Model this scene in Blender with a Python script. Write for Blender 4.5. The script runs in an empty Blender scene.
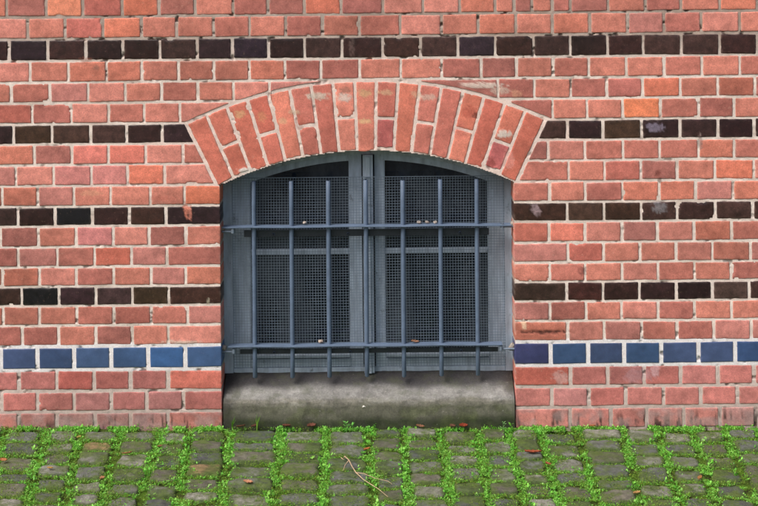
import bpy, math, random
import numpy as np
random.seed(7); RNG = np.random.default_rng(11)
SC = bpy.context.scene; COL = SC.collection
S = 282.0; HC = 1.75; D = 5.0; SL = 0.0095          # pixels per metre on the wall plane, eye height, distance, course tilt
MM = S/1000.0                                       # pixels per millimetre

# ------------------------------------------------------------------ numbers
def lin(c):
    c = np.asarray(c, float)/255.0
    return np.where(c <= .04045, c/12.92, ((c+.055)/1.055)**2.4)
def hash2(ix, iy, seed):
    n = (ix.astype(np.int64)*374761393 + iy.astype(np.int64)*668265263 + seed*974634777) & 0xffffffff
    n = ((n ^ (n >> 13))*1274126177) & 0xffffffff
    n = n ^ (n >> 16)
    return (n & 0xffffff)/float(0xffffff)
def vn(x, y, seed=0):                               # value noise 0..1
    x = np.asarray(x, float); y = np.asarray(y, float)
    ix = np.floor(x); iy = np.floor(y); fx = x-ix; fy = y-iy
    fx = fx*fx*(3-2*fx); fy = fy*fy*(3-2*fy)
    a = hash2(ix, iy, seed); b = hash2(ix+1, iy, seed); c = hash2(ix, iy+1, seed); d = hash2(ix+1, iy+1, seed)
    return (a*(1-fx)+b*fx)*(1-fy) + (c*(1-fx)+d*fx)*fy
def fbm(x, y, seed=0, o=3):
    r = 0; a = .5; t = 0
    for k in range(o):
        r = r + a*vn(x*2**k, y*2**k, seed+k*17); t += a; a *= .5
    return r/t
def sm(a, b, x):
    t = np.clip((x-a)/(b-a), 0, 1); return t*t*(3-2*t)

# image px -> building local (unrotated wall) coordinates
def bpx(px, py): return px + SL*(428-py)
def loc(bx, by): return (np.asarray(bx)-379)/S, (427-np.asarray(by))/S
def W(px, py, Y=0.0):
    k = (D+Y)/D
    return (px-379)/S*k, HC + ((427-py)/S-HC)*k
def BL(px, py, Y=0.0):
    X, Z = W(px, py, Y)
    return X + SL*Z, Z - SL*X                       # inverse of the small tilt
def ground_y(py):                                   # depth of a ground point seen at row py
    q = HC + (py-427)/S
    return -(D - HC*D/q)
def gpos(px, py):
    y = ground_y(py); return (px-379)/S*(D+y)/D, y

# ------------------------------------------------------------------ mesh helpers
def mesh_np(name, V, F, mat, parent=None, cols=None, smooth=True):
    V = np.asarray(V, np.float32); F = np.asarray(F, np.int32); k = F.shape[1]
    me = bpy.data.meshes.new(name)
    me.vertices.add(len(V)); me.vertices.foreach_set('co', V.ravel())
    me.loops.add(F.size); me.loops.foreach_set('vertex_index', F.ravel())
    me.polygons.add(len(F)); me.polygons.foreach_set('loop_start', np.arange(0, F.size, k, dtype=np.int32))
    try: me.polygons.foreach_set('loop_total', np.full(len(F), k, np.int32))
    except Exception: pass
    me.polygons.foreach_set('use_smooth', np.full(len(F), smooth))
    if cols is not None:
        C = np.ones((len(V), 4), np.float32); C[:, :3] = cols
        at = me.color_attributes.new('Col', 'FLOAT_COLOR', 'POINT'); at.data.foreach_set('color', C.ravel())
    me.update(calc_edges=True); me.validate()
    me.materials.append(mat)
    o = bpy.data.objects.new(name, me); COL.objects.link(o); o.parent = parent
    return o
class MB:                                           # collects pieces of one mesh
    def __init__(s): s.v = []; s.f = []; s.c = []; s.n = 0
    def add(s, V, F, c=None):
        s.v.append(np.asarray(V, float)); s.f.append(np.asarray(F, int)+s.n); s.n += len(V)
        if c is not None: s.c.append(np.broadcast_to(np.asarray(c, float), (len(V), 3)))
    def box(s, x0, x1, y0, y1, z0, z1, b=.0):
        # chamfered on the front vertical/horizontal edges when b > 0
        if b <= 0:
            V = [(x, y, z) for x in (x0, x1) for y in (y0, y1) for z in (z0, z1)]
            F = [(0,1,3,2),(4,6,7,5),(0,4,5,1),(2,3,7,6),(0,2,6,4),(1,5,7,3)]
            s.add(V, F)
        else:
            R = [(x0+b, y0, x1-b, z0+b, z1-b), (x0+b*.3, y0+b*.3, x1-b*.3, z0+b*.3, z1-b*.3), (x0, y0+b, x1, z0, z1), (x0, y1, x1, z0, z1)]
            V = []
            for (a, y, c, d, e) in R: V += [(a, y, d), (c, y, d), (c, y, e), (a, y, e)]
            F = [(0,1,2,3), (15,14,13,12)]
            for r in range(3):
                for k in range(4):
                    a = r*4+k; b2 = r*4+(k+1) % 4
                    F.append((a, a+4, b2+4, b2))
            s.add(V, F)
    def tube(s, P, R, n=10, caps=True):
        P = [np.asarray(p, float) for p in P]
        R = R if hasattr(R, '__len__') else [R]*len(P)
        V = []; F = []
        for i, p in enumerate(P):
            t = P[min(i+1, len(P)-1)]-P[max(i-1, 0)]; t /= (np.linalg.norm(t)+1e-9)
            a = np.cross(t, (0, 1, 0) if abs(t[1]) < .9 else (1, 0, 0)); a /= np.linalg.norm(a); b = np.cross(t, a)
            for k in range(n):
                an = 2*math.pi*k/n
                V.append(p + R[i]*(math.cos(an)*a+math.sin(an)*b))
        for i in range(len(P)-1):
            for k in range(n): F.append((i*n+k, i*n+(k+1) % n, (i+1)*n+(k+1) % n, (i+1)*n+k))
        if caps:
            for i, e in ((0, P[0]), (len(P)-1, P[-1])):
                c = len(V); V.append(e)
                for k in range(0, n): F.append((i*n+k, i*n+(k+1) % n, c, c))
        s.add(V, F)
    def build(s, name, mat, parent=None, smooth=False):
        return mesh_np(name, np.concatenate(s.v), np.concatenate(s.f), mat, parent, np.concatenate(s.c) if s.c else None, smooth)
def fix_degenerate(o): o.data.validate(); return o

# ------------------------------------------------------------------ materials
def nm(name):
    m = bpy.data.materials.new(name); m.use_nodes = True; nt = m.node_tree
    b = nt.nodes['Principled BSDF']
    return m, nt, b
def N(nt, t, **kw):
    n = nt.nodes.new(t)
    for k, v in kw.items():
        if k.startswith('_'): setattr(n, k[1:], v)
        else: n.inputs[k].default_value = v
    return n
def noise(nt, scale, detail=4, rough=.6, stretch=None):
    tc = nt.nodes.new('ShaderNodeTexCoord'); mp = nt.nodes.new('ShaderNodeMapping')
    if stretch: mp.inputs['Scale'].default_value = stretch
    n = N(nt, 'ShaderNodeTexNoise', Scale=scale, Detail=detail, Roughness=rough)
    nt.links.new(tc.outputs['Object'], mp.inputs[0]); nt.links.new(mp.outputs[0], n.inputs['Vector'])
    return n.outputs['Fac']
def ramp(nt, fac, a, b, c0=(0, 0, 0, 1), c1=(1, 1, 1, 1)):
    r = nt.nodes.new('ShaderNodeValToRGB'); e = r.color_ramp.elements
    e[0].position = a; e[0].color = c0; e[1].position = b; e[1].color = c1
    nt.links.new(fac, r.inputs[0]); return r.outputs[0]
def mix(nt, fac, a, b, mode='MIX'):
    m = nt.nodes.new('ShaderNodeMix'); m.data_type = 'RGBA'; m.blend_type = mode
    for i, v in ((0, fac), (6, a), (7, b)):
        if hasattr(v, 'links') or isinstance(v, bpy.types.NodeSocket): nt.links.new(v, m.inputs[i])
        else: m.inputs[i].default_value = v if i == 0 else (v[0], v[1], v[2], 1)
    return m.outputs[2]
def bump(nt, b, h, strength, dist):
    bp = N(nt, 'ShaderNodeBump', Strength=strength, Distance=dist)
    nt.links.new(h, bp.inputs['Height'])
    nt.links.new(bp.outputs[0], b.inputs['Normal'])
def gmul(nt, col, fac, lo, hi):                     # multiply col by a grey ramp of fac
    return mix(nt, 1.0, col, ramp(nt, fac, .28, .72, (lo, lo, lo, 1), (hi, hi, hi, 1)), 'MULTIPLY')
def attr(nt):
    a = nt.nodes.new('ShaderNodeAttribute'); a.attribute_name = 'Col'; return a.outputs['Color']

def mat_brick(name, rough=.9, mott=(.72, 1.24), fine=(.74, 1.22), bs=.5, spec=.3, pale=.35, bd=.0008):
    m, nt, b = nm(name)
    c = attr(nt)
    c = gmul(nt, c, noise(nt, 34, 5, .7), *mott)
    c = gmul(nt, c, noise(nt, 260, 4, .7), *fine)
    if pale:
        f = ramp(nt, noise(nt, 95, 5, .75), .60, .74, (0, 0, 0, 1), (pale, pale, pale, 1))
        c = mix(nt, f, c, tuple(lin((205, 170, 150))))
        f2 = ramp(nt, noise(nt, 150, 5, .8), .63, .70, (0, 0, 0, 1), (.75, .75, .75, 1))
        c = mix(nt, f2, c, tuple(lin((70, 42, 38))))
    nt.links.new(c, b.inputs['Base Color'])
    b.inputs['Roughness'].default_value = rough; b.inputs['Specular IOR Level'].default_value = spec
    bump(nt, b, noise(nt, 330, 6, .75), bs, bd)
    return m
M_brick = mat_brick('red_fired_brick')
M_dark = mat_brick('dark_glazed_brick', rough=.36, mott=(.55, 1.9), fine=(.65, 1.5), bs=.4, spec=.45, pale=.16)
M_blue = mat_brick('blue_glazed_brick', rough=.24, mott=(.85, 1.15), fine=(.93, 1.06), bs=.15, spec=.55, pale=.06)
M_arch = mat_brick('arch_brick', mott=(.78, 1.18), pale=.45)

def mat_mortar():
    m, nt, b = nm('lime_mortar')
    c = attr(nt)
    c = gmul(nt, c, noise(nt, 24, 4, .6), .84, 1.12)
    c = gmul(nt, c, noise(nt, 300, 4, .75), .78, 1.12)
    c = mix(nt, ramp(nt, noise(nt, 30, 5, .7), .46, .66, (0, 0, 0, 1), (.16, .16, .16, 1)), c, tuple(lin((206, 156, 138))))
    f = ramp(nt, noise(nt, 130, 4, .8), .60, .70, (0, 0, 0, 1), (.55, .55, .55, 1))
    c = mix(nt, f, c, tuple(lin((96, 78, 68))))
    nt.links.new(c, b.inputs['Base Color']); b.inputs['Roughness'].default_value = .95
    b.inputs['Specular IOR Level'].default_value = .15
    bump(nt, b, noise(nt, 260, 6, .8), .8, .002)
    return m
M_mortar = mat_mortar()

def mat_plain(name, col, rough=.6, metal=0, var=.15, scale=30, bs=.2, spec=.4, stain=None, bd=.001, stretch=None):
    m, nt, b = nm(name)
    c = lin(col); c = (c[0], c[1], c[2])
    n1 = noise(nt, scale, 5, .65, stretch)
    cc = mix(nt, 1.0, c, ramp(nt, n1, .3, .7, (1-var,)*3+(1,), (1+var,)*3+(1,)), 'MULTIPLY')
    if stain:
        f = ramp(nt, noise(nt, scale*1.7, 6, .75), stain[1], stain[1]+.10)
        cc = mix(nt, f, cc, tuple(lin(stain[0])))
    nt.links.new(cc, b.inputs['Base Color'])
    b.inputs['Roughness'].default_value = rough; b.inputs['Metallic'].default_value = metal
    b.inputs['Specular IOR Level'].default_value = spec
    bump(nt, b, noise(nt, scale*8, 5, .7), bs, bd)
    return m
M_frame = mat_plain('grey_blue_window_paint', (156, 170, 186), .5, var=.28, scale=14, bs=.3, stain=((96, 104, 108), .60), stretch=(3, 3, .6))
M_bar = mat_plain('blue_grey_bar_paint', (88, 104, 126), .5, var=.15, scale=40, bs=.4, stain=((70, 78, 88), .64))
M_strip = mat_plain('shaded_clamp_steel', (52, 58, 66), .6, var=.2, scale=40, bs=.3)  # bare steel, its colour darkened further to paint in shade below the crossbars
M_wire = mat_plain('galvanised_wire', (108, 121, 136), .5, metal=.2, var=.2, scale=60, bs=.0)
M_room = mat_plain('cellar_plaster', (70, 72, 76), .9, var=.2, scale=6)
def mat_glass():
    m, nt, b = nm('window_glass')
    dc = mix(nt, ramp(nt, noise(nt, 5, 5, .65, (1, 1, .45)), .42, .66), (.012, .018, .032), (.075, .092, .115)); nt.links.new(dc, b.inputs['Base Color'])
    b.inputs['Roughness'].default_value = .08; b.inputs['Transmission Weight'].default_value = .3; b.inputs['Specular IOR Level'].default_value = .3
    b.inputs['IOR'].default_value = 1.45
    bump(nt, b, noise(nt, 9, 2, .5), .08, .01)
    return m
M_glass = mat_glass()

# ------------------------------------------------------------------ tree of objects
def empty(name, location=(0, 0, 0), parent=None):
    o = bpy.data.objects.new(name, None); COL.objects.link(o); o.location = location; o.parent = parent
    o.empty_display_size = .1; return o
def tag(o, label=None, cat=None, group=None, kind=None):
    if label: o['label'] = label
    if cat: o['category'] = cat
    if group: o['group'] = group
    if kind: o['kind'] = kind
    return o

B = empty('brick_building')
B.rotation_euler = (0, -SL, 0)
tag(B, 'red brick building wall with dark and blue brick bands round a barred arched cellar window', 'building')

# ------------------------------------------------------------------ brick layout (measured)
J = [14, 36, 58, 79.3, 100, 121, 141.4, 162, 183, 203.6, 223.3, 244, 264, 283.6, 303, 322.6, 343.2, 367, 388.3, 409, 431]
up = 14
while up > -260: up -= 20.7; J.insert(0, up)
NUP = len(J)-21
OL, OR = 222.5, 515.5                                # jambs of the opening
AC = (367+3.2, 494.5); RI, RE = 344.0, 414.5           # arch centre (building px) and radii
A0, A1 = math.radians(-25.9), math.radians(25.5)
rows = {
 -1: ([6.6,46.4,82.6,122.4,159,195.3,233,268,304.4,341,383,423,459.5,495,514,532,552,570.5,608,645,681,719.6,757],None),
 0: ([27.8,65.4,102.8,141.7,176.7,213.8,249.6,285.4,322.5,359.5,400,441.5,478,516,552,589.8,627.4,664,701,739.5],None),
 1: ([9.3,47.7,86,123,160,197,232.4,268.7,304.7,341.8,382.6,420.3,458,495,533.6,570,607.5,643,681,719.6,757],None),
 2: ([30.5,68.3,106.8,141.7,178.8,213.8,249.6,285,321,359.5,401,441.5,481,516.4,553,589,626,664,702,739.5],None),
 3: ([11.4,50.3,88.2,125.3,161.6,198,233.7,269.5,330],[420,498,534.4,570.6,606.5,642.8,680,717.7,754.6]),
 4: ([32.6,71.5,108.6,144.4,180,230],[510,552.7,587,622.4,660.5,698.4,734]),
 5: ([13.8,52,90.6,127,162,215],[530,567.3,603,641.4,679.9,717.7,754]),
 6: ([34.4,72,108.6,145.7,183.2,225],[510,548,585,623,659.5,698.4,734]),
 7: ([16,53.8,91.4,127.7,164.8,224],[513,568.6,604.4,640.6,677,715,753.5]),
 8: ([37.9,74.2,110.7,150.5,184.5,'L'],['R',549.6,585.3,622.4,659,695.7,733]),
 9: ([18,55,92.7,129.3,166,'L'],['R',567,604,641,677,715,752.7]),
 10: ([38.4,76.3,113.4,148.9,186,'L'],['R',549,585,622,657.3,694,731.5]),
 11: ([18.5,57.5,94.6,131.7,167,'L'],['R',567.8,603.6,639.6,676.4,712.4,750]),
 12: ([39.7,76.3,114,151,186,'L'],['R',549.8,585,622,658,694.4,730.7]),
 13: ([21.7,59,96,132.5,168.7,'L'],['R',566.7,603,639.3,676,712.4,749]),
 14: ([39.7,76.8,114,151.5,187.5,'L'],['R',550,586,621.6,658,694.4,731.5]),
 15: ([22.5,58.8,96,132.5,168.7,'L'],['R',567.8,604.4,641.4,677,714,751]),
 16: ([1,37.6,74.2,111.3,148.3,185.4,'L'],['R',550.5,588,624,661,698.4,735]),
 17: ([19.3,57,94,130.6,168.2,'L'],['R',570.5,607.8,644,680.6,717.5,754]),
 18: ([2,37.6,74.2,111.3,147,183.3,'L'],['R',552,588.5,626,663.4,700.5,737.6]),
 19: ([19,57,95,131,168,'L'],['R',570,611,646.7,684,719.6,756]),
}
DARK = {1, 5, 9, 13}
XMIN, XMAX = -420, 1180
PITCH = 36.9
def row_spans(i):
    """list of (x0, x1) brick cells of row i in building px, and whether each is left or right of the arch"""
    y = (J[i+NUP]+J[i+1+NUP])/2 if i+NUP+1 < len(J) else 420
    if i in rows:
        a, b = rows[i]
        def cv(l): return [OL if q == 'L' else OR if q == 'R' else bpx(q, y - SL*(q-379)) for q in l]
        a = cv(a); b = cv(b) if b else None
    else:
        st = 8+(i % 2)*18.4+random.uniform(-3, 3); a = [st+k*PITCH for k in range(20)]; b = None
    while a[0] > XMIN: a.insert(0, a[0]-PITCH+random.uniform(-1.2, 1.2))
    last = b if b else a
    while last[-1] < XMAX: last.append(last[-1]+PITCH+random.uniform(-1.2, 1.2))
    out = [(a[k], a[k+1], -1) for k in range(len(a)-1)]
    if b: out += [(b[k], b[k+1], 1) for k in range(len(b)-1)]
    return out
def arch_left(by):                                   # left limit of the arch ring at a height
    by = np.asarray(by, float)
    RE_ = RE+1.8; r = np.clip(RE_**2-(AC[1]-by)**2, 0, None)
    x = AC[0]-np.sqrt(r)
    tb = AC[1]-RE*math.cos(A0); sk = AC[0]+(AC[1]-by)*math.tan(A0)
    return np.where(by > tb, sk, np.where(AC[1]-by > RE_, 1e4, x))
def arch_right(by):
    by = np.asarray(by, float)
    RE_ = RE+1.8; r = np.clip(RE_**2-(AC[1]-by)**2, 0, None)
    x = AC[0]+np.sqrt(r)
    tb = AC[1]-RE*math.cos(A1); sk = AC[0]+(AC[1]-by)*math.tan(A1)
    return np.where(by > tb, sk, np.where(AC[1]-by > RE_, -1e4, x))

# spots of mortar smear, efflorescence, scars (image px, py, rx, ry, colour, strength, depth mm)
SPOTS = [
 (186,209,3,9,(196,120,100),.8,1.0),(190,213,2,8,(205,130,112),.8,0),(208,301,1.5,5,(190,180,160),.6,0),
 (318,96,12,4,(215,205,190),.75,-.6),(344,97,7,5,(225,220,210),.7,-.8),(345,90,6,4,(120,105,92),.5,0),(295,112,6,3,(215,190,160),.6,0),
 (240,114,6,4,(222,190,140),.5,0),(283,121,5,3,(225,190,150),.55,0),(262,117,5,5,(205,150,110),.5,0),
 (246,170,8,3,(235,230,222),.9,-1.2),(385,92,8,3,(230,200,160),.5,0),(425,97,12,3,(215,195,180),.6,-.6),
 (365,121,6,2.5,(225,200,150),.6,0),(365,93,8,4,(215,190,140),.55,0),(415,94,5,4,(210,180,150),.5,0),
 (483,85,22,3,(228,212,200),.8,-1.0),(500,90,10,4,(220,200,185),.6,-.6),(504,134,9,4,(225,220,210),.8,-1.0),(516,94,6,4,(215,160,130),.6,0),
 (508,160,6,10,(228,160,150),.5,0),(490,163,5,6,(120,50,44),.6,2.5),(470,112,8,7,(170,70,58),.45,.5),(475,116,3,3,(90,45,40),.6,1.5),
 (300,122,5,8,(170,90,70),.4,.5),(460,130,7,10,(225,130,115),.4,0),
 (536,210,5,6,(150,130,135),.7,0),(658,174,3,5,(110,50,42),.6,1.5),(660,180,2,3,(90,60,50),.6,1.5),(660,207,8,6,(128,125,130),.6,0),
 (524,325,2.5,5,(235,200,170),.9,-.5),(545,332,22,2,(70,40,36),.85,3.5),(552,319,10,3,(100,60,50),.4,1),
 (583,271,5,5,(110,58,56),.6,0),(700,142,3,8,(150,130,125),.6,.5),(655,127,9,5,(140,130,150),.6,0),
 (560,378,8,7,(205,170,165),.6,0),(640,375,16,8,(200,160,168),.4,0),(655,370,5,6,(215,180,185),.5,0),
 (352,47,3,9,(110,90,85),.5,0),(85,60,6,3,(170,110,95),.5,0),(180,342,20,2,(220,205,190),.7,-1.5),
 (96,68,3,3,(120,100,90),.5,0),(160,198,14,3,(190,110,95),.4,0),(90,193,12,3,(215,160,130),.5,0),
]
def apply_spots(px, py, C, Y):
    for (sx, sy, rx, ry, col, st, dp) in SPOTS:
        d = ((px-sx)/rx)**2+((py-sy)/ry)**2
        m = d < 3
        if not m.any(): continue
        w = np.zeros_like(px)
        nz = vn(px[m]*.55, py[m]*.55, 91)
        w[m] = sm(1.25, .35, d[m]+1.5*(nz-.5))*st
        C[...] = C*(1-w[..., None]) + lin(col)*w[..., None]
        Y += w*dp/1000.0

ALB = .80                                            # painted sRGB estimates -> base colours
def brick_grid(mb, fn, Wm, Hm, col, depth=.02, face=0., fine=True, bow=.0003, smear=.35, edge=1.0, rc=3.5, seed=0, spots=True, mort=(205, 188, 176)):
    """fn(u,v) -> building px of the front face; Wm,Hm the size in mm"""
    st = 5.0 if fine else 22.0
    def par(L):
        n = max(2, int(round((L-6)/st)))
        mid = np.linspace(3.0, L-3.0, n+1)
        return np.concatenate([[0, 0, 1.2], mid, [L-1.2, L, L]]) if fine else np.concatenate([[0, 0], np.linspace(2.5, L-2.5, n+1), [L, L]])
    a = par(Wm); b = par(Hm); na, nb = len(a), len(b)
    A, Bv = np.meshgrid(a, b)
    ring = np.zeros_like(A, bool); ring[0] = ring[-1] = True; ring[:, 0] = ring[:, -1] = True
    da = np.minimum(A, Wm-A); db = np.minimum(Bv, Hm-Bv); d = np.minimum(da, db)
    # corner rounding
    ca = np.clip(rc-da, 0, None); cb = np.clip(rc-db, 0, None); hy = np.hypot(ca, cb)
    f = np.where((ca > 0) & (cb > 0), np.maximum(ca, cb)/np.maximum(hy, 1e-6), 1)
    sa = np.where(A < Wm/2, 1, -1); sb = np.where(Bv < Hm/2, 1, -1)
    A2 = A + sa*ca*(1-f); B2 = Bv + sb*cb*(1-f)
    bx, by = fn(A2/Wm, B2/Hm)
    ez = sm(9, 0, d)*edge
    n1 = fbm(bx*.22+seed, by*.22, 3, 3)-.5; n2 = fbm(bx*.22, by*.22+seed, 8, 3)-.5
    bx = bx + n1*1.5*ez*MM*2.0; by = by + n2*1.3*ez*MM*2.0
    X, Z = loc(bx, by)
    Y = face + np.where(d < 2.4, (1-d/2.4)**2*.0016, 0) - bow*np.sin(np.pi*A/Wm)*np.sin(np.pi*Bv/Hm)
    Y = Y + (fbm(bx*.13, by*.13, 21, 3)-.5)*.0012
    chip = sm(.66, .80, fbm(bx*.16, by*.16, 33+seed % 5, 2))*sm(9, 1, d)*edge
    Y = Y + chip*(.0010 + .0035*(seed % 11 == 0))
    C = np.ones(A.shape+(3,))*col
    tone = 1+.4*(fbm(bx*.07, by*.10, 55, 3)-.5); tone = tone*(1.12-.34*sm(.35, .75, fbm(bx*.011+4, by*.02, 57, 3))); C = C*tone[..., None]
    # paler and darker edges left by mortar and firing
    w = sm(5, 0, d)*sm(.45, .7, fbm(bx*.3, by*.3, 77, 2))*smear
    C = C*(1-w[..., None]) + lin(mort)*w[..., None]*.8
    C = C*(1-.22*chip[..., None])
    px = bx - SL*(428-by); py = by - SL*(bx-379)
    if by.max() > 412:
        w = sm(.56, .66, fbm(bx*.32, by*.06, 71, 3))*sm(408, 424, by+10*(fbm(bx*.05, by*0, 72, 2)-.5))*.85
        C = C*(1-w[..., None])+lin((38, 32, 30))*w[..., None]
        w = sm(408, 414, by)*sm(.35, .7, fbm(bx*.12, by*.12, 73, 3))*.6; C = C*(1-w[..., None])+lin((176, 150, 148))*w[..., None]
    if spots: apply_spots(px, py, C, Y)
    Y = np.where(ring, face+depth, Y)
    V = np.stack([X, Y, Z], -1).reshape(-1, 3)
    idx = np.arange(na*nb).reshape(nb, na)
    F = np.stack([idx[:-1, :-1], idx[1:, :-1], idx[1:, 1:], idx[:-1, 1:]], -1).reshape(-1, 4)
    mb.add(V, F, C.reshape(-1, 3)*ALB)

PAL = [((194,116,98),5),((186,108,94),5),((204,124,106),5),((176,100,90),3),((210,132,118),3),((164,96,88),2),((198,114,92),3),((190,120,112),3)]
PC = [p for p, w in PAL for _ in range(w)]
OVER = [(64,8,(232,142,108)),(640,107,(238,134,88)),(90,151,(222,124,112)),(72,176,(206,128,124)),(145,176,(218,118,92)),(203,193,(226,124,90)),
 (95,234,(206,126,126)),(175,112,(214,132,116)),(126,151,(212,114,98)),(142,12,(196,104,76)),(120,30,(214,120,92)),(85,30,(192,102,92)),
 (625,87,(190,108,100)),(660,87,(216,118,90)),(740,87,(176,96,76)),(640,162,(190,96,82)),(568,235,(222,124,104)),(530,235,(182,96,80)),
 (585,255,(180,92,80)),(568,313,(164,92,82)),(625,176,(180,96,84)),(22,107,(186,96,82)),(180,8,(164,96,86)),(310,8,(210,114,88)),
 (355,8,(170,98,92)),(110,8,(176,90,80)),(150,313,(166,90,78)),(190,375,(206,104,88)),(540,375,(206,98,82)),(740,8,(206,118,92)),
 (130,255,(192,96,76)),(60,255,(178,104,92)),(210,255,(172,98,88)),(92,176,(206,128,124)),(75,375,(200,96,88)),(720,176,(214,116,88)),(210,270,(190,112,90))]
DOVER = [(73,216,(12,12,16)),(40,297,(16,15,18)),(20,134,(58,46,30)),(55,134,(76,66,62)),(90,134,(66,52,42)),(15,216,(58,46,42)),(110,297,(66,54,54)),
 (75,297,(50,38,44)),(150,297,(52,46,30)),(15,297,(62,48,40)),(625,127,(66,54,38)),(735,127,(34,22,24)),(695,127,(52,40,38)),(585,210,(72,58,46)),
 (620,210,(58,44,32)),(540,213,(54,40,30)),(655,290,(38,28,30)),(690,290,(18,16,20)),(730,290,(76,66,58)),(585,292,(60,36,32)),(540,293,(62,52,44)),(545,129,(62,48,42)),
 (690,210,(50,38,34)),(600,47,(34,28,24)),(20,50,(24,22,30)),(100,50,(26,20,18)),(140,50,(34,22,18)),(250,50,(34,32,44)),(470,45,(44,40,48))]
mb_red = MB(); mb_dark = {}; mb_blue = {}
for i in range(-1-(NUP-1), 20):
    y0, y1 = J[i+NUP], J[i+NUP+1]
    dark = i in DARK or (i < 1 and (i-1) % 4 == 0)
    blue = i == 16
    for (x0, x1, side) in row_spans(i):
        if side == -1 and x0 > 367 and i in rows and rows[i][1]: continue
        g = random.uniform(1.05, 1.75) if not blue else 2.1
        gv = random.uniform(1.05, 1.5) if not blue else 1.9
        if i >= 17: g += .5; gv += .35
        if dark: gv = random.uniform(1.1, 1.4)
        gl = 0.3 if x0 == OR else g; gr = 0.3 if x1 == OL else g
        cx, cy = (x0+x1)/2, (y0+y1)/2
        px = cx-SL*(428-cy); py = cy-SL*(cx-379)
        vis = -30 < px < 790 and -20 < py
        ja = random.uniform(-.6, .6); jb = random.uniform(-.5, .5)
        clip = 3 <= i <= 7
        def fn(u, v, x0=x0, x1=x1, y0=y0, y1=y1, gl=gl, gr=gr, gv=gv, ja=ja, jb=jb, side=side, clip=clip):
            by = y0+gv+jb*.4 + v*(y1-y0-2*gv) + (u-.5)*ja
            L = np.full_like(by, x0+gl); R = np.full_like(by, x1-gr)
            if clip and side == -1:
                R = np.minimum(R, arch_left(by)-np.where(by > 121, 2.2, .3)); R = np.maximum(R, L)
            if clip and side == 1:
                L = np.maximum(L, arch_right(by)+np.where(by > 115, 2.2, .3)); L = np.minimum(L, R)
            return L+u*(R-L), by
        if clip:
            q = np.linspace(0, 1, 5); Lq, _ = fn(np.zeros(5), q); Rq, _ = fn(np.ones(5), q)
            if (Rq-Lq).max() < 2: continue
        wmm = (x1-x0-gl-gr)/MM; hmm = (y1-y0-2*gv)/MM
        if dark:
            c = random.choice([(40,28,26),(50,34,30),(34,26,28),(58,42,34),(44,34,38),(64,50,44)])
            for (ox, oy, oc) in DOVER:
                if x0 <= bpx(ox, oy) < x1 and abs(py-oy) < 12: c = oc
        elif blue:
            c = random.choice([(70,96,138),(70,90,130),(62,86,130),(80,104,146),(62,84,124),(72,88,126)])
            if abs(px-532) < 18: c = (70, 74, 120)
            if abs(px-168) < 18: c = (64, 98, 148)
        else:
            c = random.choice(PC)
            if i >= 17: c = tuple(np.array(random.choice([(198,112,106),(192,104,98),(202,120,116),(186,106,102),(198,126,124),(192,112,106)])))
            if i == 19: c = random.choice([(182,118,112),(196,118,110),(176,122,118),(186,112,104)])
            for (ox, oy, oc) in OVER:
                if x0 <= bpx(ox, oy) < x1 and abs(py-oy) < 11: c = oc
            if i in (7, 11) and side != 0: pass
        col = lin(c)
        if not dark and not blue: col = .84*col*(np.array([1.08, 1.05, 1.06]) if i < 17 else np.array([1.0, 1.05, 1.08]))+.16*lin((218, 168, 154))
        if dark: col = (.68*col+.32*lin((52, 28, 27)))*np.array([1.0, .88, .95]) if sum(c) > 50 else np.array((.006, .0055, .008))
        at_edge = (x0 == OR or x1 == OL) and i >= 7
        seg = (i, side if i >= 5 else 0)
        mb = mb_blue.setdefault(side, MB()) if blue else mb_dark.setdefault(seg, MB()) if dark else mb_red
        brick_grid(mb, fn, wmm, hmm, col, depth=.125 if at_edge else .02, face=random.uniform(-.0029, -.0019)-(.0008 if blue else 0), fine=vis,
                   smear=.45 if not (dark or blue) else .12, edge=.85 if not blue else .3, seed=random.randint(0, 90), rc=3.5 if not blue else 2,
                   bow=.0003)
mb_red.build('red_brickwork', M_brick, B, True)
for i, m_ in sorted(mb_dark.items()): m_.build('dark_brick_band', M_dark, B, True)
for sd_ in (-1, 1): mb_blue[sd_].build('blue_brick_band', M_blue, B, True)['label'] = 'band of glazed blue bricks low on the wall, %s of the window' % ('left' if sd_ < 0 else 'right')

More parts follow.
